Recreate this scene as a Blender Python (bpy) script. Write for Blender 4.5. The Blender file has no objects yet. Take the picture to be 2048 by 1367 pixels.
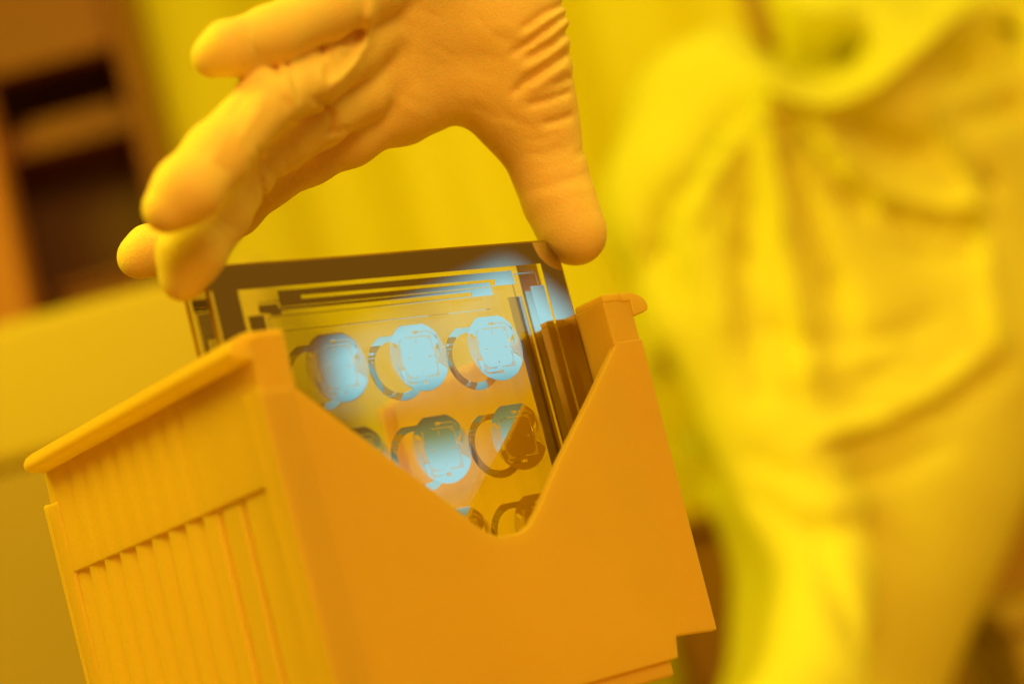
import bpy, bmesh, math, random
import numpy as np
from mathutils import Matrix, Vector
random.seed(7)
SC = bpy.context.scene
COL = SC.collection

# ------------------------------------------------------------------ camera
FPX = 3812.2                       # focal length in pixels of a 2048 px wide frame
CP = np.array([-0.33405538, -0.42519982, -0.1206269])
R = np.array([[0.7561550, -0.6042107, -0.2513147],
              [-0.0921729, 0.2818750, -0.9550134],
              [0.6478687, 0.7453026, 0.1574494]])     # rows: right, down, forward
def at(px, py, t):
    """world point at depth t metres in front of the lens"""
    v = np.array([(px - 1024) / FPX * t, (py - 683.5) / FPX * t, t])
    return CP + R.T @ v
cam_d = bpy.data.cameras.new('camera')
cam = bpy.data.objects.new('camera', cam_d); COL.objects.link(cam)
cam_d.sensor_width = 36; cam_d.lens = FPX / 2048 * 36
cam_d.clip_start = 0.02; cam_d.clip_end = 50
m = Matrix.Identity(4)
for i in range(3):
    m[i][0] = R[0][i]; m[i][1] = -R[1][i]; m[i][2] = -R[2][i]; m[i][3] = CP[i]
cam.matrix_world = m
cam_d.dof.use_dof = True; cam_d.dof.focus_distance = 0.573; cam_d.dof.aperture_fstop = 4.8
SC.camera = cam

# ------------------------------------------------------------------ world + lamps
W = bpy.data.worlds.new('World'); SC.world = W; W.use_nodes = True
bg = W.node_tree.nodes['Background']
bg.inputs[0].default_value = (0.31, 0.128, 0.008, 1); bg.inputs[1].default_value = 0.62
SC.view_settings.view_transform = 'Standard'; SC.view_settings.look = 'None'
SC.view_settings.exposure = 0; SC.view_settings.gamma = 1
try: SC.cycles.use_denoising = True
except Exception: pass
SC.cycles.max_bounces = 14; SC.cycles.transparent_max_bounces = 24
SC.cycles.caustics_reflective = False; SC.cycles.caustics_refractive = False
SC.cycles.sample_clamp_indirect = 6

def area(name, loc, aim, size, power, col):
    d = bpy.data.lights.new(name, 'AREA'); d.shape = 'SQUARE'; d.size = size; d.energy = power; d.color = col
    o = bpy.data.objects.new(name, d); COL.objects.link(o); o.location = loc
    v = Vector(aim) - Vector(loc); o.rotation_euler = v.to_track_quat('-Z', 'Y').to_euler()
    return o
area('ceiling_light_behind', (-0.78, 0.50, 1.05), (0, 0.03, -0.04), 0.7, 20, (1, .86, .02))
area('interior_fill', (-0.95, -0.10, 1.00), (0.05, 0.02, -.08), 0.8, 3, (1, .88, .02))  # added lamp, brightens the inner walls of the cassette
area('front_fill', (-1.0, -2.05, 1.1), (0.0, 0, -.05), 1.4, 56, (1, .53, .10))  # unseen fill added for the surfaces facing the lens
area('coverall_fill', (1.7, -0.9, 2.0), (1.35, 0.6, -0.1), 2.0, 36, (1, .90, .08))  # unseen lamp added to light the coverall and background
area('curtain_backlight', (1.47, 1.76, 0.5), (0.78, 0.96, 0.4), 1.7, 6.8, (1, .98, .06))  # unseen lamp added behind the curtain so it glows evenly

# ------------------------------------------------------------------ helpers
def nt(name):
    mt = bpy.data.materials.new(name); mt.use_nodes = True
    n = mt.node_tree; p = n.nodes['Principled BSDF']; return mt, n, p
def plastic(name, col, rough=.45, transl=0.0, tcol=None, noise=.05, scale=60, bump=0.0, bscale=300, spec=.5, srad=None, sscale=0, sw=0):
    mt, n, p = nt(name)
    if srad:
        p.inputs['Subsurface Weight'].default_value = sw; p.inputs['Subsurface Radius'].default_value = srad; p.inputs['Subsurface Scale'].default_value = sscale
    p.inputs['Roughness'].default_value = rough
    p.inputs['Specular IOR Level'].default_value = spec
    tc = n.nodes.new('ShaderNodeTexCoord'); ns = n.nodes.new('ShaderNodeTexNoise'); ns.inputs['Scale'].default_value = scale
    ns.inputs['Detail'].default_value = 4
    n.links.new(tc.outputs['Object'], ns.inputs['Vector'])
    mx = n.nodes.new('ShaderNodeMix'); mx.data_type = 'RGBA'
    mx.inputs[6].default_value = tuple(c * (1 - noise) for c in col) + (1,)
    mx.inputs[7].default_value = tuple(min(1, c * (1 + noise)) for c in col) + (1,)
    n.links.new(ns.outputs['Fac'], mx.inputs[0]); n.links.new(mx.outputs[2], p.inputs['Base Color'])
    if bump:
        nb = n.nodes.new('ShaderNodeTexNoise'); nb.inputs['Scale'].default_value = bscale
        n.links.new(tc.outputs['Object'], nb.inputs['Vector'])
        b = n.nodes.new('ShaderNodeBump'); b.inputs['Strength'].default_value = bump; b.inputs['Distance'].default_value = .001
        n.links.new(nb.outputs['Fac'], b.inputs['Height']); n.links.new(b.outputs[0], p.inputs['Normal'])
    if transl:
        t = n.nodes.new('ShaderNodeBsdfTranslucent'); t.inputs[0].default_value = (tcol or col) + (1,)
        ms = n.nodes.new('ShaderNodeMixShader'); ms.inputs[0].default_value = transl
        n.links.new(p.outputs[0], ms.inputs[1]); n.links.new(t.outputs[0], ms.inputs[2])
        n.links.new(ms.outputs[0], n.nodes['Material Output'].inputs[0])
    return mt
M = {}
M['cassette'] = plastic('cassette_plastic', (.95, .65, .10), .38, .42, (1, .88, .08), .06, 16, .15, 900, .4, (1, .7, .3), .005, .5)
M['glove'] = plastic('glove_rubber', (.92, .69, .22), .5, 0, None, .04, 120, .25, 1400, .3, (1, .5, .1), .004, .5)
M['cloth'] = plastic('coverall_cloth', (.91, .87, .13), .85, 0, None, .03, 8, .3, 500, .1)  # white cloth with the yellow room light put into its colour
M['curtain'] = plastic('curtain_vinyl', (.90, .82, .05), .6, .5, (1, .9, .05), .04, 3)
M['wall'] = plastic('wall_paint', (.9, .72, .06), .7, 0, None, .05, 2)
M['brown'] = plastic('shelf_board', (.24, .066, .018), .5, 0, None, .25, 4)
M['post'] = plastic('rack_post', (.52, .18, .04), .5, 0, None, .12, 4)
M['dark'] = plastic('opening_shade', (.13, .04, .008), .6, 0, None, .3, 5)  # dark tone stands for the shade inside the rack openings
M['bench'] = plastic('bench_laminate', (.56, .43, .05), .5, 0, None, .04, 3)
M['benchlow'] = plastic('bench_cabinet', (.40, .28, .05), .6, 0, None, .1, 3)
M['cabinet'] = plastic('gap_shade_brown', (.56, .26, .035), .6, 0, None, .08, 3)  # brown of the shaded gaps beside the coverall
M['floor'] = plastic('floor_vinyl', (.5, .3, .05), .5, 0, None, .1, 3)
M['skin'] = plastic('skin', (.6, .38, .22), .5)
M['metal'] = plastic('snap_metal', (.8, .62, .15), .3)
M['grey'] = plastic('lamp_housing', (.55, .4, .1), .5)
def emis(name, col, s):
    mt, n, p = nt(name); p.inputs['Base Color'].default_value = (.1, .1, .1, 1)
    p.inputs['Emission Color'].default_value = col + (1,); p.inputs['Emission Strength'].default_value = s
    return mt
M['tube'] = emis('lamp_diffuser', (.43, .88, .99), .99)
M['rim_glow'] = emis('reflection_teal', (.02, .38, .48), .88)  # added glow, tints the edge of the mirrored panel teal
M['mid_glow'] = emis('reflection_olive', (.26, .32, .10), .88)  # added dim glow for the olive gap between mirrored panels
# chrome of the mask
mt, n, p = nt('mask_chrome'); p.inputs['Metallic'].default_value = 1; p.inputs['Base Color'].default_value = (.77, .74, .71, 1)
p.inputs['Roughness'].default_value = .015; M['chrome'] = mt
# quartz: clear body with a mirror-like Fresnel coat
mt, n, p = nt('quartz_glass')
tr = n.nodes.new('ShaderNodeBsdfTransparent'); tr.inputs[0].default_value = (.995, .995, .98, 1)
gl = n.nodes.new('ShaderNodeBsdfGlossy'); gl.inputs['Roughness'].default_value = .01
fr = n.nodes.new('ShaderNodeFresnel')
ge = n.nodes.new('ShaderNodeNewGeometry'); mr = n.nodes.new('ShaderNodeMapRange')      # same reflectance leaving the glass as entering it
mr.inputs[3].default_value = 1.5; mr.inputs[4].default_value = 1 / 1.5
n.links.new(ge.outputs['Backfacing'], mr.inputs[0]); n.links.new(mr.outputs[0], fr.inputs[0])
ms = n.nodes.new('ShaderNodeMixShader')
n.links.new(fr.outputs[0], ms.inputs[0]); n.links.new(tr.outputs[0], ms.inputs[1]); n.links.new(gl.outputs[0], ms.inputs[2])
n.links.new(ms.outputs[0], n.nodes['Material Output'].inputs[0]); M['glass'] = mt
M['edge'] = plastic('ground_glass_edge', (.40, .20, .03), .15, .3, (.8, .5, .1))

def link(name, me, mat, parent=None, smooth=False, bevel=0, seg=3, ang=35):
    o = bpy.data.objects.new(name, me); COL.objects.link(o)
    if mat is not None: me.materials.append(mat)
    if smooth:
        for f in me.polygons: f.use_smooth = True
    if parent is not None: o.parent = parent
    if bevel:
        b = o.modifiers.new('bevel', 'BEVEL'); b.width = bevel; b.segments = seg; b.limit_method = 'ANGLE'; b.angle_limit = math.radians(ang)
        w = o.modifiers.new('wn', 'WEIGHTED_NORMAL')
        for f in me.polygons: f.use_smooth = True
    return o
def empty(name, loc, label, cat, group=None):
    o = bpy.data.objects.new(name, None); COL.objects.link(o); o.location = loc; o.empty_display_size = .02
    o['label'] = label; o['category'] = cat
    if group: o['group'] = group
    return o
def bm_me(bm, name='mesh', org=(0, 0, 0)):
    bmesh.ops.recalc_face_normals(bm, faces=bm.faces[:])
    me = bpy.data.meshes.new(name)
    if any(org): bmesh.ops.translate(bm, verts=bm.verts[:], vec=[-c for c in org])
    bm.to_mesh(me); bm.free(); return me
def prism(bm, pts, fn, a, b):
    """polygon pts extruded from a to b; fn(u,v,w) -> xyz"""
    lo = [bm.verts.new(fn(u, v, a)) for u, v in pts]; hi = [bm.verts.new(fn(u, v, b)) for u, v in pts]
    bm.faces.new(lo); bm.faces.new(hi[::-1]); k = len(pts)
    for i in range(k):
        j = (i + 1) % k; bm.faces.new((lo[i], hi[i], hi[j], lo[j]))
XZ = lambda u, v, w: (u, w, v)
XY = lambda u, v, w: (u, v, w)
def box(bm, x0, x1, y0, y1, z0, z1): prism(bm, [(x0, y0), (x1, y0), (x1, y1), (x0, y1)], XY, z0, z1)

# ------------------------------------------------------------------ signed-distance meshing (for hand and clothing)
def seg_d(P, a, b, ra, rb):
    a = np.asarray(a, np.float32); b = np.asarray(b, np.float32)
    ab = b - a; L = float(ab @ ab) + 1e-12
    h = np.clip(((P - a) @ ab) / L, 0, 1)
    q = P - a - h[..., None] * ab
    return np.sqrt((q * q).sum(-1)) - (ra + (rb - ra) * h)
def smin(a, b, k):
    h = np.clip(.5 + .5 * (b - a) / k, 0, 1)
    return b + (a - b) * h - k * h * (1 - h)
def poly_d(X, Y, pts):
    """distance to polyline and the fraction along it"""
    best = np.full(X.shape, 1e9, np.float32); fr = np.zeros_like(best); n = len(pts) - 1
    for i in range(n):
        ax, ay = pts[i][:2]; bx, by = pts[i + 1][:2]
        dx, dy = bx - ax, by - ay; L = dx * dx + dy * dy + 1e-9
        h = np.clip(((X - ax) * dx + (Y - ay) * dy) / L, 0, 1)
        d = np.hypot(X - ax - h * dx, Y - ay - h * dy)
        m = d < best; best = np.where(m, d, best); fr = np.where(m, (i + h) / n, fr)
    return best, fr
def surface_nets(D, org, h):
    """D: 3D field, negative inside; returns verts, quads"""
    S = (D < 0)
    nx, ny, nz = D.shape
    c = np.zeros((nx - 1, ny - 1, nz - 1), np.int8)
    for i in (0, 1):
        for j in (0, 1):
            for k in (0, 1): c += S[i:nx - 1 + i, j:ny - 1 + j, k:nz - 1 + k]
    act = (c > 0) & (c < 8); idx = np.argwhere(act)
    vid = np.full(act.shape, -1, np.int64); vid[act] = np.arange(len(idx))
    acc = np.zeros((len(idx), 3)); cnt = np.zeros(len(idx))
    I, J, K = idx.T
    corners = [(i, j, k) for i in (0, 1) for j in (0, 1) for k in (0, 1)]
    for a in corners:
        for ax in range(3):
            if a[ax] == 1: continue
            b = list(a); b[ax] = 1
            da = D[I + a[0], J + a[1], K + a[2]]; db = D[I + b[0], J + b[1], K + b[2]]
            m = (da < 0) != (db < 0)
            t = np.where(m, da / np.where(m, da - db, 1), 0)
            p = np.tile(np.array(a, float), (len(idx), 1)); p[:, ax] += t
            acc[m] += p[m]; cnt[m] += 1
    V = (idx + acc / cnt[:, None]) * h + org
    quads = []
    for ax in range(3):
        sl0 = [slice(None)] * 3; sl1 = [slice(None)] * 3
        sl0[ax] = slice(0, -1); sl1[ax] = slice(1, None)
        A = S[tuple(sl0)]; B = S[tuple(sl1)]
        e = np.argwhere(A != B)
        o1, o2 = [(1, 2), (2, 0), (0, 1)][ax]
        ok = (e[:, o1] > 0) & (e[:, o2] > 0) & (e[:, o1] < D.shape[o1] - 1) & (e[:, o2] < D.shape[o2] - 1)
        e = e[ok]
        def g(d1, d2):
            q = e.copy(); q[:, o1] -= d1; q[:, o2] -= d2
            return vid[q[:, 0], q[:, 1], q[:, 2]]
        Q = np.stack([g(1, 1), g(0, 1), g(0, 0), g(1, 0)], 1)
        fl = A[e[:, 0], e[:, 1], e[:, 2]]
        Q = np.where(fl[:, None], Q, Q[:, ::-1])
        quads.append(Q)
    return V, np.concatenate(quads)
def np_mesh(name, V, Q, org):
    me = bpy.data.meshes.new(name)
    me.vertices.add(len(V)); me.vertices.foreach_set('co', (V - np.array(org)).astype(np.float32).ravel())
    me.loops.add(len(Q) * 4); me.loops.foreach_set('vertex_index', Q.astype(np.int32).ravel())
    me.polygons.add(len(Q)); me.polygons.foreach_set('loop_start', np.arange(0, len(Q) * 4, 4, dtype=np.int32))
    me.polygons.foreach_set('use_smooth', np.ones(len(Q), bool))
    me.update(calc_edges=True); me.validate(); return me
def sdf_mesh(name, caps, strokes, h, k_def, org, t_lim=None, lo=None, hi=None):
    """caps: (a, b, ra, rb, k) ; strokes: (pts, width_px, depth_m) furrows (+) or ridges (-)"""
    pts = np.array([c[i] for c in caps for i in (0, 1)]); rs = max(max(c[2], c[3]) for c in caps)
    if lo is None: lo = pts.min(0) - rs * 1.1
    if hi is None: hi = pts.max(0) + rs * 1.1
    ax = [np.arange(lo[i], hi[i], h, dtype=np.float32) for i in range(3)]
    G = np.stack(np.meshgrid(*ax, indexing='ij'), -1)
    D = np.full(G.shape[:3], 1.0, np.float32)
    for c in caps:
        k = c[4] if len(c) > 4 else k_def
        a, b = np.array(c[0]), np.array(c[1]); r = max(c[2], c[3]) + 3 * k + 2 * h
        l0 = np.minimum(a, b) - r; h0 = np.maximum(a, b) + r
        s = tuple(slice(max(0, int((l0[i] - lo[i]) / h)), max(0, min(len(ax[i]), int((h0[i] - lo[i]) / h) + 1))) for i in range(3))
        if any(q.stop <= q.start for q in s): continue
        D[s] = smin(D[s], seg_d(G[s], a, b, c[2], c[3]), k)
    if strokes:
        near = np.abs(D) < max(.004, 2.2 * max(abs(s[2]) for s in strokes)); P = G[near].astype(np.float64) - CP
        t = P @ R[2]; X = P @ R[0] / t * FPX + 1024; Y = P @ R[1] / t * FPX + 683.5
        add = np.zeros(len(P), np.float32)
        for s in strokes:
            pl, w, dep = s[:3]
            d, fr = poly_d(X, Y, pl)
            e = dep * np.exp(-(d / w) ** 2) * np.clip(np.minimum(fr, 1 - fr) * 6 + .25, 0, 1)
            if len(s) > 3: e = e * (t < s[3])
            add += e
        D[near] += add
    V, Q = surface_nets(D, lo, h)
    return np_mesh(name, V, Q, org)

# ------------------------------------------------------------------ wafer cassette
cas = empty('mask_cassette', (0, 0.045, -0.14), 'translucent orange plastic mask cassette with V-cut front panel, holding the patterned glass plates', 'cassette')
CO = (0, 0.045, -0.14)
def clink(name, bm, parent=cas, org=CO, mat='cassette', bevel=.0007, **k):
    o = link(name, bm_me(bm, name, org), M[mat], parent, bevel=bevel, **k); return o
half = [(.0035, -.0885), (.0077, -.0868), (.0118, -.0834), (.0158, -.0793), (.0232, -.0717), (.0330, -.0627), (.0427, -.0538), (.0572, -.0400), (.0584, -.0387),
        (.0690, -.0387), (.0672, -.1283), (.0505, -.1268), (.0490, -.1330)]
prof = half + [(-x, z) for x, z in half[::-1]]
bm = bmesh.new(); prism(bm, prof, XZ, -.0200, -.0170)
for s in (-1, 1):      # side returns of the panel and web to the wall
    prism(bm, [(s * .0689, -.0392), (s * .0664, -.0392), (s * .0650, -.1275), (s * .0671, -.1275)], XZ, -.0172, -.0113)
for s in (-1,):      # slightly raised vertical edge band
    prism(bm, [(s * .0686, -.0400), (s * .0590, -.0400), (s * .0572, -.1240), (s * .0668, -.1262)], XZ, -.0206, -.0195)
front = clink('front_panel', bm, bevel=.0011)
bm = bmesh.new()
prism(bm, [(-.0474, -.1328), (.0474, -.1328), (.0474, -.1375), (-.0474, -.1375)], XZ, -.0185, -.0120)
clink('foot_rail', bm, bevel=.001)
bm = bmesh.new()
prism(bm, [(-.036, -.1290), (.036, -.1290), (.036, -.1415), (-.036, -.1415)], XZ, -.0118, -.0070)
clink('foot_rail', bm, bevel=.001)
# rear panel
bm = bmesh.new()
prism(bm, [(-.069, -.0405), (.069, -.0405), (.0668, -.1265), (-.0668, -.1265)], XZ, .1090, .1115)
for s in (-1, 1): prism(bm, [(s * .0689, -.041), (s * .0660, -.041), (s * .0646, -.1260), (s * .0667, -.1260)], XZ, .1020, .1092)
clink('rear_panel', bm, bevel=.0008)
# side walls
PITCH = .0104; Y0 = -.0198; Y1 = .1075
def wall(s):
    slots = [PITCH * i + (.0009 if i else 0) for i in range(10)]
    inner = [(.0572, Y0), (.0572, -.0068), (.0643, -.0056)]
    for c in slots[:-1]:
        c2 = c + PITCH
        inner += [(.0643, c + .0030), (.0636, c + .0042), (.0636, c2 - .0036), (.0643, c2 - .0024)]
    inner += [(.0643, Y1 - .0040), (.0600, Y1 - .0030), (.0600, Y1)]
    low = [(.0672, Y0)]
    low += [(.0672, .0014), (.0650, .0016), (.0650, .0040), (.0672, .0043), (.0672, .0136), (.0650, .0139), (.0650, .0162), (.0672, .0166)]
    y = .0240
    while y < .098:
        low += [(.0672, y), (.0654, y + .0004), (.0658, y + .0018), (.0672, y + .0052)]; y += PITCH * .96
    low.append((.0672, Y1))
    bm = bmesh.new()
    prism(bm, [(s * x, y) for x, y in inner + low[::-1]], XY, -.1262, -.0630)
    out = [(.0682, Y0), (.0682, .018)]
    y = .020
    while y < .098:
        out += [(.0682, y), (.0674, y + .003), (.0682, y + .006)]; y += PITCH * .96
    out.append((.0682, Y1))
    prism(bm, [(s * x, y) for x, y in inner + out[::-1]], XY, -.0632, -.0262)
    w = clink('side_wall', bm, bevel=.0004, seg=2)
    bm = bmesh.new()                      # rolled rim along the top, outward
    bi = .0643
    cap = [(bi, -.0268), (bi, -.0246), (bi + .001, -.0240), (.0690, -.0241), (.0718, -.0250), (.0738, -.0262), (.0748, -.0276), (.0750, -.0290), (.0743, -.0302), (.0725, -.0308), (.0682, -.0314), (.0682, -.0268)]
    prism(bm, [(s * x, z) for x, z in cap], lambda u, v, q: (u, q, v), Y0 - .0004, Y1 - .0012)
    prism(bm, [(s * x, z) for x, z in [(.0573, -.0264), (.0573, -.0246), (.0580, -.0240), (bi + .0005, -.0240), (bi + .0005, -.0264)]], lambda u, v, q: (u, q, v), Y0 - .0003, -.0068)
    r = clink('rim', bm, parent=w, bevel=.0009, org=(0, 0, 0))
    r.data.transform(Matrix.Translation([-c for c in CO]))
for s in (-1, 1): wall(s)
for s in (-1, 1):                         # bottom rails
    bm = bmesh.new(); box(bm, min(s * .0365, s * .0460), max(s * .0365, s * .0460), -.0165, .1085, -.1335, -.1300)
    clink('bottom_rail', bm)

# ------------------------------------------------------------------ glass masks with chrome patterns
def curve_mesh(loops, thick=.00004):
    cu = bpy.data.curves.new('c', 'CURVE'); cu.dimensions = '2D'; cu.fill_mode = 'BOTH'; cu.extrude = thick / 2
    for lp in loops:
        sp = cu.splines.new('POLY'); sp.points.add(len(lp) - 1); sp.use_cyclic_u = True
        for i, (x, z) in enumerate(lp): sp.points[i].co = (x, z, 0, 1)
    o = bpy.data.objects.new('c', cu); COL.objects.link(o)
    me = bpy.data.meshes.new_from_object(o.evaluated_get(bpy.context.evaluated_depsgraph_get()))
    bpy.data.objects.remove(o); bpy.data.curves.remove(cu)
    me.transform(Matrix.Rotation(math.radians(90), 4, 'X')); return me      # (x, y) -> (x, z)
def join_me(mes, name):
    bm = bmesh.new()
    for me in mes: bm.from_mesh(me); bpy.data.meshes.remove(me)
    me = bpy.data.meshes.new(name); bm.to_mesh(me); bm.free(); return me
def mm(l): return [(x / 1000, z / 1000) for x, z in l]
def rect(x0, z0, x1, z1): return mm([(x0, z0), (x1, z0), (x1, z1), (x0, z1)])
def arc(r, a0, a1, n=24, cx=0, cz=0):
    return [(cx + r * math.cos(math.radians(a0 + (a1 - a0) * i / n)), cz + r * math.sin(math.radians(a0 + (a1 - a0) * i / n))) for i in range(n + 1)]
def line(pts, w):
    """thin band along a polyline, mm"""
    L = []; Rr = []
    for i, p in enumerate(pts):
        a = Vector(pts[max(0, i - 1)]); b = Vector(pts[min(len(pts) - 1, i + 1)]); d = (b - a).normalized(); nn = Vector((-d.y, d.x))
        if 0 < i < len(pts) - 1:
            d1 = (Vector(p) - a).normalized(); c = max(.5, nn.dot(Vector((-d1.y, d1.x)))); q = w / 2 / c
        else: q = w / 2
        L.append(tuple(Vector(p) + nn * q)); Rr.append(tuple(Vector(p) - nn * q))
    return mm(L + Rr[::-1])
RD = 10.3; CH = 9.47
def chip_mesh():
    a1 = math.degrees(math.asin(CH / RD))
    body = arc(RD, 38, a1, 14) + arc(RD, 180 - a1, 152, 12) + [(-7.55, 4.8), (-6.4, 3.6), (-6.35, -3.5), (-8.0, -3.5), (-7.6, -6.0)] + arc(RD, 222, 332, 44) + [(7.3, -2.7), (6.15, -2.5), (6.2, 1.7), (7.6, 3.4)]
    w = .20
    holes = [line([(-4.0, 5.8), (5.62, 5.8), (5.62, -1.0)], w), line([(5.62, -1.6), (5.66, -6.15), (.7, -6.15)], w), line([(-1.2, -6.15), (-5.98, -6.15), (-5.98, -2.6)], w),
             line([(-5.98, 1.6), (-5.98, 5.6)], w), line([(4.1, 5.3), (5.1, 5.3), (5.1, 4.5)], w), line([(5.1, -4.7), (5.1, -5.6), (4.2, -5.6)], w),
             line([(-5.42, -4.7), (-5.42, -5.6), (-4.4, -5.6)], w), line([(-5.42, 4.6), (-5.42, 5.3), (-4.6, 5.3)], w),
             line([(.1, 5.0), (.1, 4.1)], .26), line([(-4.1, -.3), (-3.2, -.3)], .26), line([(3.4, -.3), (4.25, -.3)], .26), line([(-.1, -4.2), (-.1, -5.0)], .26),
             # pad and its lead, top right: the lead is open metal-free with a thin wire left in it
             mm([(-.45, 6.75), (-.45, 7.55), (1.2, 7.55), (1.2, 7.35), (5.5, 7.28), (7.1, 6.1), (8.0, 5.05), (7.75, 4.8), (6.85, 5.85), (5.35, 6.95), (1.2, 7.0), (1.2, 6.75)]),
             mm([(-.7, -7.2), (.8, -7.2), (.8, -8.1), (-.7, -8.1), (-.7, -7.85), (-5.3, -7.85), (-6.7, -6.75), (-6.35, -6.4), (-5.2, -7.35), (-.7, -7.4)])]
    ms = [curve_mesh([mm(body)] + holes)]
    ext = [rect(-.15, 6.95, .35, 7.3), rect(-.1, -7.9, .4, -7.45), line([(1.4, 7.13), (5.35, 7.1), (7.0, 5.95), (7.85, 4.95)], .13), line([(-1.0, -7.62), (-5.2, -7.6), (-6.45, -6.65)], .12)]
    # fanned leads with a bead on the rim
    def fan(xs, z0, z1, A0, A1, n, sgn):
        for i in range(n):
            u = i / (n - 1); z = z0 + (z1 - z0) * u; a = math.radians(A0 + (A1 - A0) * u)
            e = (9.55 * math.cos(a), 9.55 * math.sin(a)); e2 = (10.2 * math.cos(a), 10.2 * math.sin(a))
            kx = xs + sgn * (.5 + 1.0 * abs(2 * u - 1))
            k = (kx, z); d = Vector((e[0] - k[0], e[1] - k[1])).normalized(); nx, ny = -d.y, d.x
            ext.append(line([(xs, z), k], .12))
            ext.append(mm([(k[0] + nx * .06, k[1] + ny * .06), (e[0] + nx * .12, e[1] + ny * .12), (e[0] - nx * .12, e[1] - ny * .12), (k[0] - nx * .06, k[1] - ny * .06)]))
            ext.append(line([(9.62 * math.cos(a), 9.62 * math.sin(a)), e2], .32))
    fan(-6.45, 3.2, -3.1, 153.5, 218, 20, -1)
    fan(6.30, 1.45, -2.3, 35, -25, 18, 1)
    for a in (41, 44, 47, 50, 222): pass
    ms += [curve_mesh([e]) for e in ext]
    return join_me(ms, 'chip_pattern')
def ring_mesh():
    R2 = 10.15; a1 = math.degrees(math.asin(CH / R2))
    o = arc(R2, -180 + 2, a1, 60) + arc(R2, 180 - a1, 180, 14)
    i = arc(7.8, 0, 358, 70)
    return join_me([curve_mesh([mm(o), mm(i)])], 'ring_pattern')
def border_mesh(back=False):
    o = []
    for cx, cz, a in ((59.1, -4.4, 0), (-59.1, -4.4, 90), (-59.1, -122.6, 180), (59.1, -122.6, 270)): o += arc(3.8, a, a + 90, 6, cx, cz)
    o = mm(o); i = rect(-57.8, -122, 54.9, -4.4) if back else rect(-54.9, -119.4, 54.9, -7.4)
    ms = [curve_mesh([o, i])]
    if back:
        for b in (rect(48.3, -116, 53.9, -14.3), rect(-53.6, -116, -50.5, -15), line([(46, -10.0), (51.6, -10.0), (51.6, -14.1)], .35), line([(40, -17.4), (-44, -17.4)], .2), rect(-62.5, -40, -58.2, -39.6)):
            ms.append(curve_mesh([b]))
        return join_me(ms, 'back_border_pattern')
    # right and left vertical bars, hooked long bars along the top
    bits = [mm([(48.3, -14.3), (53.9, -14.3), (53.9, -116), (48.3, -116), (48.3, -78.4), (49.3, -78.4), (49.3, -76.4), (48.3, -76.4), (48.3, -72.2), (49.3, -72.2), (49.3, -70.2), (48.3, -70.2)]),
            mm([(-53.6, -15.0), (-48.5, -15.0), (-48.5, -116), (-53.6, -116)]),
            line([(42.95, -10.0), (51.6, -10.0), (51.6, -14.1)], .35),
            line([(24.7, -15.75), (-40, -15.8), (-47.2, -15.8)], .28), line([(-47.2, -16.0), (-47.2, -40)], .28),
            mm([(33.2, -13.35), (32.9, -15.85), (25.0, -15.85), (25.2, -14.3), (-42.6, -14.2), (-42.6, -15.4), (-46.2, -15.4), (-46.2, -14.9), (-49.7, -14.4), (-49.5, -12.2), (-43.3, -12.25), (-43.3, -13.45)])]
    ms += [curve_mesh([b]) for b in bits]
    b1 = mm([(-42.4, -8.6), (42.6, -8.8), (42.7, -13.1), (-42.5, -13.2), (-42.6, -11.6), (-49.3, -11.5), (-49.3, -11.3), (-42.5, -11.3)])
    sl = mm([(-34.9, -10.4), (34.6, -11.0), (35.2, -11.1), (34.8, -12.9), (32.9, -12.9), (32.8, -11.85), (-34.9, -11.5), (-35.3, -10.95)])
    ms.append(curve_mesh([b1, sl]))
    return join_me(ms, 'border_pattern')
chip_me, ring_me, border_me, border2_me = chip_mesh(), ring_mesh(), border_mesh(), border_mesh(True)
for me in (chip_me, ring_me, border_me, border2_me): me.materials.append(M['chrome'])
def plate(y, label, cme, clabel):
    e = empty('photomask_plate', (0, y, -.127), label, 'photomask', 'glass photomasks in the cassette')
    bm = bmesh.new()
    r = 4.2; pts = []
    for cx, cz, a in ((59.3, -4.2, 0), (-59.3, -4.2, 90), (-59.3, -122.8, 180), (59.3, -122.8, 270)): pts += arc(r, a, a + 90, 6, cx, cz)
    prism(bm, mm(pts), XZ, .0001, .0024)
    me = bm_me(bm, 'glass', (0, 0, -.127)); g = link('glass', me, M['glass'], e); me.materials.append(M['edge'])
    for f in me.polygons:
        f.material_index = 0 if abs(f.normal.y) > .7 else 1
    b = bpy.data.objects.new('border_pattern', border_me if y == 0 else border2_me); COL.objects.link(b); b.parent = e; b.location = (0, 0, .127)
    for rr in range(3):
        for c in range(3):
            o = bpy.data.objects.new(cme.name.split('.')[0], cme); COL.objects.link(o); o.parent = e
            o.location = ((c - 1) * .02879, 0, .127 - .0317 - rr * .0273)
    return e
plate(0, 'front glass photomask with chrome circuit discs, gripped between gloved thumb and fingers', chip_me, '')
plate(.0113, 'second glass photomask just behind the gripped one, showing ring-shaped chrome crescents', ring_me, '')

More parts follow.
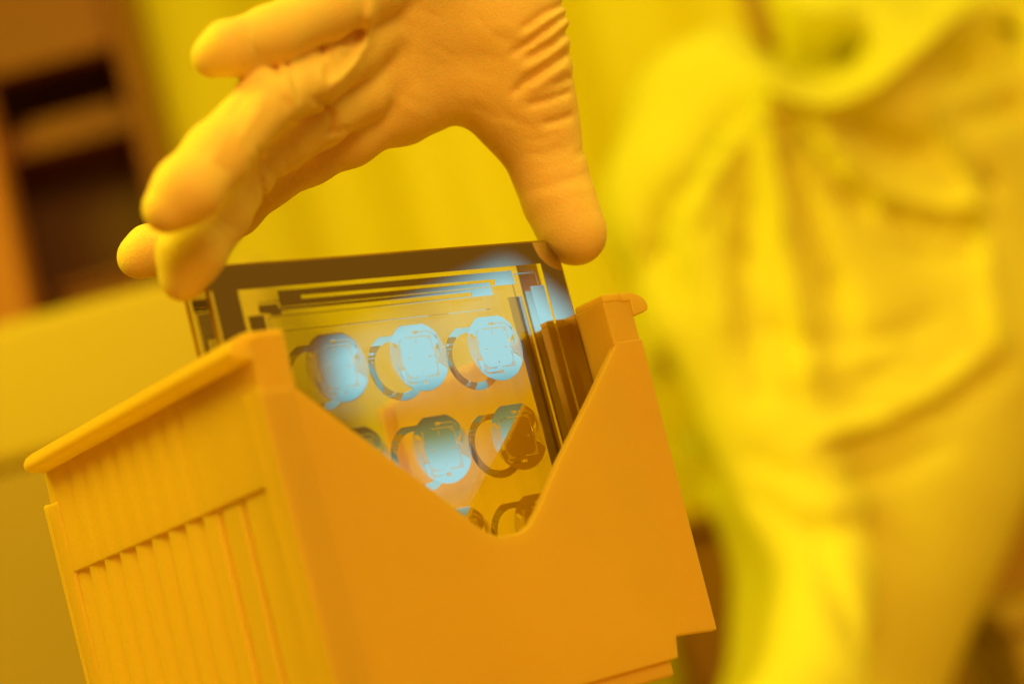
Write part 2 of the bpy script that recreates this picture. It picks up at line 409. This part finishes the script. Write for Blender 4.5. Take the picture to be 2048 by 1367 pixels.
# ------------------------------------------------------------------ the gloved hand (left hand reaching down)
def hp(px, py, t, r): return (at(px, py, t), r * t / FPX)
def chain(pts, k):
    out = []
    for i in range(len(pts) - 1):
        (a, ra), (b, rb) = hp(*pts[i]), hp(*pts[i + 1]); out.append((a, b, ra, rb, k))
    return out
caps = []
K = .0034
caps += chain([(945, -330, .640, 150), (930, -190, .620, 150), (950, -40, .606, 120)], .012)            # wrist
caps += chain([(930, -60, .602, 110), (880, 60, .596, 100), (790, 195, .586, 82)], .010)                 # index metacarpal
caps += chain([(900, -60, .602, 110), (850, 20, .594, 100), (775, 115, .582, 80)], .010)
caps += chain([(880, -90, .602, 105), (850, -40, .594, 95), (795, 25, .580, 76)], .010)
caps += chain([(880, -150, .602, 100), (840, -110, .590, 90), (810, -55, .576, 72)], .010)
caps += chain([(985, -60, .598, 128), (1012, 60, .598, 112), (1040, 170, .600, 96), (1066, 250, .602, 80), (1100, 345, .601, 73)], .008)   # thumb base
caps += chain([(1100, 345, .601, 73), (1118, 400, .599, 71), (1140, 452, .597, 66), (1152, 470, .596, 61)], .003)
caps += chain([(800, 208, .590, 82), (865, 172, .594, 78), (930, 156, .598, 76), (985, 172, .600, 80), (1022, 215, .601, 82)], .006)                                         # web
idx = chain([(790, 200, .586, 80), (700, 275, .578, 56), (620, 318, .572, 49), (535, 362, .566, 50), (470, 420, .568, 50)], K)
idx2 = chain([(470, 420, .568, 50), (370, 480, .574, 48), (300, 500, .576, 48), (276, 515, .576, 42)], K)
mid = chain([(775, 120, .582, 70), (720, 190, .570, 54), (640, 238, .556, 56), (560, 286, .546, 57), (500, 338, .536, 54), (440, 430, .520, 58), (380, 510, .508, 66), (366, 556, .508, 47)], .003)
rin = chain([(795, 30, .580, 64), (700, 105, .560, 56), (615, 165, .536, 60), (530, 205, .512, 60), (435, 310, .494, 66), (372, 382, .484, 68), (334, 418, .482, 50)], .0028)
pin = chain([(815, -50, .576, 60), (740, -20, .560, 60), (650, 20, .540, 60), (540, 72, .520, 58), (455, 98, .506, 54), (424, 114, .506, 42)], .0025)
caps += idx + idx2 + mid + rin + pin
g = []
def st(pts, w, d, tl=None): g.append((pts, w, d) if tl is None else (pts, w, d, tl))
for pl, dp in (([(1146, 2), (1086, 28), (1042, 62)], .0011), ([(1143, 20), (1097, 57), (1051, 92), (1020, 110)], .0012), ([(1142, 53), (1108, 88), (1049, 120)], .0010), ([(1138, 104), (1093, 136), (1045, 168), (1025, 190)], .0015),
               ([(1143, 154), (1108, 173)], .0007), ([(1142, 182), (1097, 200), (1051, 212)], .0010), ([(1146, 230), (1110, 243), (1085, 248)], .0010),
               ([(1172, 300), (1150, 312)], .0005), ([(1185, 345), (1120, 362), (1050, 385)], .0004), ([(1190, 360), (1130, 372), (1080, 385)], .0003)):
    st(pl, 7.5, dp * 1.25)
for pl, dp in (([(1150, 10), (1095, 42), (1040, 80)], -.0007), ([(1146, 36), (1100, 74), (1045, 105)], -.0008), ([(1142, 78), (1095, 115), (1040, 145)], -.0008), ([(1140, 130), (1100, 155), (1060, 185)], -.0006)):
    st(pl, 8.5, dp * 1.3)
# joint creases
st([(548, 128), (560, 165), (578, 222)], 8, .0011); st([(570, 118), (588, 160), (600, 205)], 6, .0008); st([(560, 150), (574, 195)], 5, -.0005)
st([(640, 90), (650, 120), (664, 160)], 9, .0006); st([(672, 95), (700, 100), (715, 92)], 9, -.0007); st([(662, 105), (640, 135), (648, 180)], 8, -.0007)
st([(516, 298), (530, 330), (545, 350)], 6, .0010); st([(500, 318), (512, 350)], 5, .0008)
st([(520, 348), (524, 375), (530, 402)], 5, .0012); st([(552, 350), (556, 392)], 5, .0006)
st([(722, 60), (704, 108), (672, 158)], 9, .0007); st([(745, 0), (733, 85), (706, 130), (655, 182)], 12, -.0019)
st([(655, 265), (680, 262), (700, 256)], 6, .0008)
st([(622, 197), (648, 205), (663, 230), (664, 258), (650, 270)], 6, .0014)
st([(470, 230), (430, 290), (410, 330)], 16, -.0008); st([(500, 175), (480, 210), (440, 270), (400, 330)], 10, .0006); st([(525, 185), (520, 215), (470, 290)], 9, -.0007)
st([(768, 240), (772, 242)], 3, .0006)
# thin-skin wrinkles, long and shallow
_r = random.Random(3)
for _ in range(46):
    x0 = _r.uniform(700, 1110); y0 = _r.uniform(-10, 230); a = _r.uniform(-.9, -.3) if x0 > 900 else _r.uniform(-1.3, -.7); L_ = _r.uniform(35, 110)
    st([(x0, y0), (x0 + L_ * .5 * math.cos(a), y0 - L_ * .5 * math.sin(a) * -1 * -1), (x0 + L_ * math.cos(a + .15), y0 - L_ * math.sin(a + .15))], _r.uniform(4, 9), _r.uniform(-.00022, .00028))
for fx, fy, gx, gy in ((640, 240, 540, 300), (470, 260, 380, 370), (560, 60, 480, 95), (620, 320, 540, 360), (450, 430, 390, 520), (1080, 260, 1110, 380)):
    for _ in range(7):
        u = _r.random(); cx = fx + (gx - fx) * u; cy = fy + (gy - fy) * u; dx, dy = gx - fx, gy - fy; n_ = math.hypot(dx, dy); px_, py_ = -dy / n_, dx / n_; h_ = _r.uniform(18, 42); o_ = _r.uniform(-20, 20)
        st([(cx + px_ * (o_ - h_), cy + py_ * (o_ - h_)), (cx + dx / n_ * 5, cy + dy / n_ * 5), (cx + px_ * (o_ + h_), cy + py_ * (o_ + h_))], _r.uniform(3.5, 7), _r.uniform(.00015, .0004))
WR = tuple(at(945, -330, .64))
person = empty('person', tuple(at(1700, 300, 1.5) * np.array([1, 1, 0]) + np.array([0, 0, -1.25])),
               'person in a cleanroom coverall tinted with yellow room light, and rubber gloves, one hand lowering onto the glass plate', 'person')
PO = np.array(person.location)
lo = at(600, 200, .56) * 0 + np.minimum.reduce([c[0] for c in caps] + [c[1] for c in caps]) - .022
hi = np.maximum.reduce([c[0] for c in caps] + [c[1] for c in caps]) + .022
me = sdf_mesh('glove', caps, g, .0009, K, PO, lo=lo, hi=hi)
gl = link('glove', me, M['glove'], person, smooth=True)
sm = gl.modifiers.new('s', 'SMOOTH'); sm.iterations = 2; sm.factor = .5

# ------------------------------------------------------------------ coverall behind
B = []
def bp(px, py, t, rm): return (at(px, py, t), rm)
def bchain(pts, k):
    for i in range(len(pts) - 1):
        (a, ra), (b, rb) = bp(*pts[i]), bp(*pts[i + 1]); B.append((a, b, ra, rb, k))
bchain([(1560, 330, 1.52, .105), (1650, 800, 1.52, .112), (1715, 1120, 1.50, .082), (1670, 1350, 1.50, .072), (1640, 1800, 1.52, .12)], .05)
bchain([(1980, 230, 1.62, .105), (2080, 640, 1.62, .105)], .05)
bchain([(1770, 300, 1.56, .11), (1850, 720, 1.56, .115), (1770, 960, 1.52, .098), (1720, 1150, 1.50, .078)], .04)
bchain([(1480, 190, 1.56, .055), (1640, 100, 1.60, .065), (1860, 40, 1.66, .06), (2150, 60, 1.72, .055)], .04)    # shoulders
bchain([(1420, 250, 1.53, .070), (1380, 420, 1.49, .068), (1440, 660, 1.46, .060), (1545, 860, 1.43, .052), (1600, 990, 1.40, .046)], .02)   # right arm
bchain([(1600, 990, 1.40, .046), (1650, 1150, 1.36, .036), (1620, 1400, 1.22, .036), (1420, 1690, 1.00, .040), (1250, 1850, .85, .038)], .012)
bchain([(2200, 60, 1.72, .07), (2300, -500, 1.45, .065), (1900, -1000, 1.15, .058), (1300, -900, .85, .048), (1000, -560, .69, .042)], .03)   # raised left arm
S = []
def bs(pts, w, d): S.append((pts, w, d * 1.8))
bs([(1500, 5), (1540, 95), (1620, 135), (1690, 120), (1700, 60)], 38, .028)      # neck opening
bs([(1500, 120), (1570, 190), (1660, 212), (1750, 180), (1830, 110), (1950, 0)], 20, -.020)
bs([(1560, 5), (1640, 30), (1710, 30)], 14, -.014)
bs([(1690, 235), (1770, 290), (1855, 300)], 26, .018)
bs([(1880, 150), (1960, 130), (2048, 40)], 40, .022); bs([(1910, 240), (1980, 230), (2048, 200)], 22, .012)
bs([(1835, 150), (1890, 250), (1940, 350), (1975, 480), (1990, 620), (2030, 780)], 9, -.010)
bs([(1855, 150), (1912, 250), (1962, 350), (1997, 480)], 8, .008)
bs([(1930, 350), (1975, 350), (1985, 400)], 11, .012)
bs([(1520, 190), (1440, 270), (1340, 420), (1300, 560)], 13, .010); bs([(1535, 200), (1470, 280), (1400, 420), (1385, 600)], 12, -.008)
bs([(1530, 170), (1545, 300), (1565, 450), (1610, 680), (1640, 800)], 16, -.012)
bs([(1555, 230), (1600, 380), (1650, 540), (1700, 680)], 13, .010); bs([(1590, 240), (1660, 360), (1740, 450)], 12, .012)
bs([(1500, 330), (1480, 500), (1500, 690), (1530, 800)], 14, .008); bs([(1460, 380), (1440, 520), (1450, 660)], 10, -.006)
bs([(1640, 260), (1720, 350), (1800, 400), (1900, 415), (1990, 405)], 10, -.010)
bs([(1700, 380), (1790, 440), (1880, 462), (1980, 455)], 11, .011); bs([(1760, 480), (1860, 510), (1960, 505)], 10, .006)
bs([(1640, 915), (1760, 880), (1880, 820), (2030, 710)], 13, .011); bs([(1620, 880), (1750, 848), (1870, 790), (2000, 690)], 11, -.009)
bs([(1500, 640), (1620, 690), (1760, 680), (1900, 630)], 13, .006); bs([(1480, 780), (1600, 800), (1720, 770), (1840, 700)], 12, .006)
bs([(1480, 900), (1600, 960), (1740, 950), (1900, 880)], 15, .008); bs([(1510, 980), (1600, 1060), (1740, 1060)], 14, .007)
bs([(1325, 700), (1375, 850), (1435, 985)], 12, .024)
bs([(1280, 330), (1330, 470), (1370, 640)], 11, .006); bs([(1240, 400), (1290, 560), (1340, 700)], 10, -.005)
bs([(1620, 1010), (1660, 1160), (1720, 1300)], 12, .009)
bs([(1235, 540), (1236, 610)], 16, .010)
B.append((at(1600, 1900, 1.56), at(1620, 2000, 1.56), .17, .17, .1))
lo = np.minimum.reduce([c[0] for c in B] + [c[1] for c in B]) - .22
hi = np.maximum.reduce([c[0] for c in B] + [c[1] for c in B]) + .15
lo[2] = max(lo[2], -.75)
me = sdf_mesh('coverall', B, S, .0085, .03, PO, lo=lo, hi=hi)
cov = link('coverall', me, M['cloth'], person, smooth=True)
sm = cov.modifiers.new('s', 'SMOOTH'); sm.iterations = 4
# legs of the coverall, off the bottom of the frame
c0 = at(1620, 1850, 1.56)
sd = np.array([.755, -.656, 0])
L = []
for s in (-1, 1):
    a = c0 + sd * .10 * s; L += [((a[0], a[1], -.60), (a[0], a[1], -1.16), .11, .07, .02)]
me = sdf_mesh('trouser', L, [], .015, .02, PO); link('trouser', me, M['cloth'], person, smooth=True)
# shoes
for s in (-1, 1):
    bm = bmesh.new(); a = c0 + sd * .10 * s
    mtx = Matrix.Translation((a[0] - .05, a[1] - .05, -1.215)) @ Matrix.Rotation(math.atan2(-.75, -.65), 4, 'Z') @ Matrix.Diagonal((.14, .05, .04, 1))
    bmesh.ops.create_uvsphere(bm, u_segments=20, v_segments=12, radius=1, matrix=mtx)
    link('overshoe', bm_me(bm, 'overshoe', PO), M['cloth'], person, smooth=True)
# head in a hood (above the frame)
hc = at(1640, 40, 1.62); fw = np.array([-.65, -.75, 0])
H = [(hc + [0, 0, .02], hc + [0, 0, .10], .06, .058, .03), (hc + np.array([0, 0, .17]) + fw * .0, hc + np.array([0, 0, .24]), .085, .095, .03),
     (hc + np.array([0, 0, .14]) + fw * .04, hc + np.array([0, 0, .22]) + fw * .035, .055, .065, .03),
     (hc + np.array([0, 0, .185]) + fw * .105, hc + np.array([0, 0, .215]) + fw * .095, .013, .009, .012)]
for s in (-1, 1): H.append((hc + np.array([0, 0, .19]) + sd * .088 * s, hc + np.array([0, 0, .215]) + sd * .09 * s, .012, .014, .01))
me = sdf_mesh('head', H, [], .006, .02, PO); hd = link('head', me, M['skin'], person, smooth=True)
for s in (-1, 1):
    bm = bmesh.new(); e = hc + np.array([0, 0, .222]) + fw * .092 + sd * .030 * s
    bmesh.ops.create_uvsphere(bm, u_segments=16, v_segments=10, radius=.011, matrix=Matrix.Translation(e))
    link('eye', bm_me(bm, 'eye', PO), M['bench'], hd, smooth=True)
H2 = [(hc + np.array([0, 0, .19]) - fw * .02, hc + np.array([0, 0, .262]) - fw * .012, .098, .100, .03)]
me = sdf_mesh('hood', H2, [], .008, .02, PO); link('hood', me, M['cloth'], person, smooth=True)
# snaps on the collar and placket
for (px, py, t) in ((1843, 120, 1.52), (1968, 375, 1.49)):
    bm = bmesh.new(); bmesh.ops.create_uvsphere(bm, u_segments=20, v_segments=12, radius=.008, matrix=Matrix.Translation(at(px, py, t)))
    link('snap', bm_me(bm, 'snap', PO), M['metal'], cov, smooth=True)
# second glove, cupped under the cassette below the frame
caps2 = []
def w2(x, y, z): return np.array([x, y, z])
wrist = at(1250, 1850, .85); palm = w2(.0, .05, -.172)
caps2 += [(wrist, palm + (wrist - palm) * .35, .034, .030, .01), (palm + (wrist - palm) * .35, palm + w2(0, .03, 0), .030, .016, .012), (palm + (wrist - palm) * .35, palm + w2(0, -.03, 0), .030, .016, .012),
          (palm + w2(0, .03, 0), palm + w2(0, -.03, 0), .016, .016, .01)]
for i, (yy, ln) in enumerate(((.042, .050), (.018, .066), (-.006, .072), (-.030, .062))):
    a = palm + w2(0, yy - .01, 0); b = a + w2(-.35 * ln - .02, 0, -.004); c = a + w2(-ln - .012, 0, .004)
    caps2 += [(a, b, .0105, .0092, .004), (b, c, .0092, .0080, .002)]
caps2 += [(palm + w2(.02, -.035, -.004), palm + w2(-.01, -.062, .0), .012, .0105, .006), (palm + w2(-.01, -.062, 0), palm + w2(-.04, -.066, .006), .0105, .009, .003)]
me = sdf_mesh('glove', caps2, [], .002, .005, PO); link('glove', me, M['glove'], person, smooth=True)

# ------------------------------------------------------------------ room behind
fwd = np.array([.6562, .7546, 0]); rgt = np.array([.7546, -.6562, 0])
def q(s, h, z): return (CP[0] + rgt[0] * s + fwd[0] * h, CP[1] + rgt[1] * s + fwd[1] * h, z)
def qbox(bm, s0, s1, h0, h1, z0, z1):
    prism(bm, [(s0, h0), (s1, h0), (s1, h1), (s0, h1)], lambda u, v, w: q(u, v, w), z0, z1)
def solid(name, boxes, mat, parent=None, bevel=.004):
    bm = bmesh.new()
    for b in boxes: qbox(bm, *b)
    org = tuple(parent.location) if parent else (0, 0, 0)
    return link(name, bm_me(bm, name, org), M[mat], parent, bevel=bevel)
fl = solid('floor', [(-4, 4, -3, 4, -1.30, -1.25)], 'floor', bevel=0); fl['kind'] = 'structure'
wl = solid('wall', [(-4, 4, 3.0, 3.1, -1.25, 1.6)], 'wall', bevel=0); wl['kind'] = 'structure'
# curtain with soft folds
bm = bmesh.new(); n = 260; rows = 2; vs = []
for j in range(rows):
    z = (-1.2, 1.5)[j]; r = []
    for i in range(n):
        s = -.62 + 1.75 * i / (n - 1)
        d = .018 * math.sin(s * 23) + .012 * math.sin(s * 47 + 1.2) + .010 * math.sin(s * 11 + .4)
        r.append(bm.verts.new(q(s, 2.35 + d, z)))
    vs.append(r)
for i in range(n - 1): bm.faces.new((vs[0][i], vs[0][i + 1], vs[1][i + 1], vs[1][i]))
me = bm_me(bm, 'curtain'); cu = link('curtain', me, M['curtain'], smooth=True)
so = cu.modifiers.new('so', 'SOLIDIFY'); so.thickness = .002
cu['label'] = 'plain yellow cleanroom curtain hanging behind the gloved hand'; cu['category'] = 'curtain'
# shelving on the left
sh = empty('storage_rack', q(-.7, 2.0, -1.25), 'dark brown open storage rack at the far left behind the fingers', 'rack')
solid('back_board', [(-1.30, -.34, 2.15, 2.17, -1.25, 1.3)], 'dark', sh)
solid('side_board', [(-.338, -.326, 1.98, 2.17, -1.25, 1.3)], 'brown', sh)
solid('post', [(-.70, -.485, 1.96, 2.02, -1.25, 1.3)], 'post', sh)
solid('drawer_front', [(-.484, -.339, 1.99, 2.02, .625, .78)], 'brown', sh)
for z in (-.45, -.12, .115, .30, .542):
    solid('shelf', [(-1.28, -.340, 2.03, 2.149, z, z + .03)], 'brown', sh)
bx = empty('storage_box', q(-.41, 2.12, .331), 'brown box standing on the rack shelf at the far left', 'box')
solid('carton', [(-.470, -.35, 2.05, 2.14, .331, .382)], 'brown', bx)
solid('lid', [(-.473, -.347, 2.047, 2.143, .383, .395)], 'brown', bx)
bx = empty('storage_box', q(-.41, 2.12, .573), 'flat reddish box on the upper shelf of the rack', 'box')
solid('carton', [(-.470, -.36, 2.05, 2.14, .573, .588)], 'brown', bx)
# bench
be = empty('workbench', q(-.8, 1.6, -1.25), 'yellow laminate workbench behind the left side of the cassette', 'workbench')
solid('worktop', [(-1.5, -.16, 1.35, 1.80, .100, .205)], 'bench', be, .01)
solid('cabinet', [(-1.48, -.17, 1.356, 1.78, -1.25, .099)], 'benchlow', be)

cb = empty('shade_block', q(.75, 2.05, -1.25), 'added brown block standing in for shade behind the lower part of the coverall', 'cabinet')  # block added to stand in for the shade beside the coverall
solid('body', [(.088, 1.15, 1.95, 2.25, -1.25, -.046)], 'cabinet', cb, .01)
solid('top_board', [(.083, 1.16, 1.93, 2.26, -.045, -.030)], 'cabinet', cb, .005)
solid('handle', [(.36, .38, 1.93, 1.949, -.45, -.25)], 'metal', cb, .003)
sb = empty('storage_bin', q(.52, 1.7, -1.25), 'yellow storage bin on the floor at the lower right behind the coverall', 'bin')
solid('bin_body', [(.335, .75, 1.60, 1.85, -1.25, -.205)], 'bench', sb, .01)
solid('bin_lid', [(.328, .757, 1.592, 1.858, -.204, -.185)], 'bench', sb, .006)

# light panels that the chrome mirrors (behind the photographer's right)
def panel(name, pts, y, label, cc, rim, vs=1.2):
    c = np.array(cc); e = empty(name, (c[0], y, c[1]), label, 'lamp', 'light panels facing the cassette')
    bm = bmesh.new(); prism(bm, [(a - c[0], b - c[1]) for a, b in pts], XZ, -.03, 0.0)
    link('diffuser', bm_me(bm, 'd'), M['tube'], e)
    big = [((a - c[0]) * 1.06, (b - c[1]) * vs) for a, b in pts]
    bm = bmesh.new(); prism(bm, big, XZ, -.05, -.031)
    link('added_glow', bm_me(bm, 'd2'), rim, e)  # glowing border added only to tint the mirrored edges
    bm = bmesh.new(); prism(bm, [(a * 1.02, b * 1.02) for a, b in big], XZ, -.09, -.051)
    link('housing', bm_me(bm, 'h'), M['grey'], e)
p1 = [(1.28, .300), (1.29, .385), (1.64, .470), (1.74, .38), (1.74, .300)]
panel('light_panel', p1, -1.8, 'upper cool white light panel mirrored in the chrome discs', (1.40, .382), M['rim_glow'])
panel('light_panel', [(1.30, .12), (1.32, .195), (1.62, .205), (1.62, .12)], -1.8, 'lower cool white light panel mirrored in the second row of discs', (1.46, .165), M['mid_glow'], 2.4)
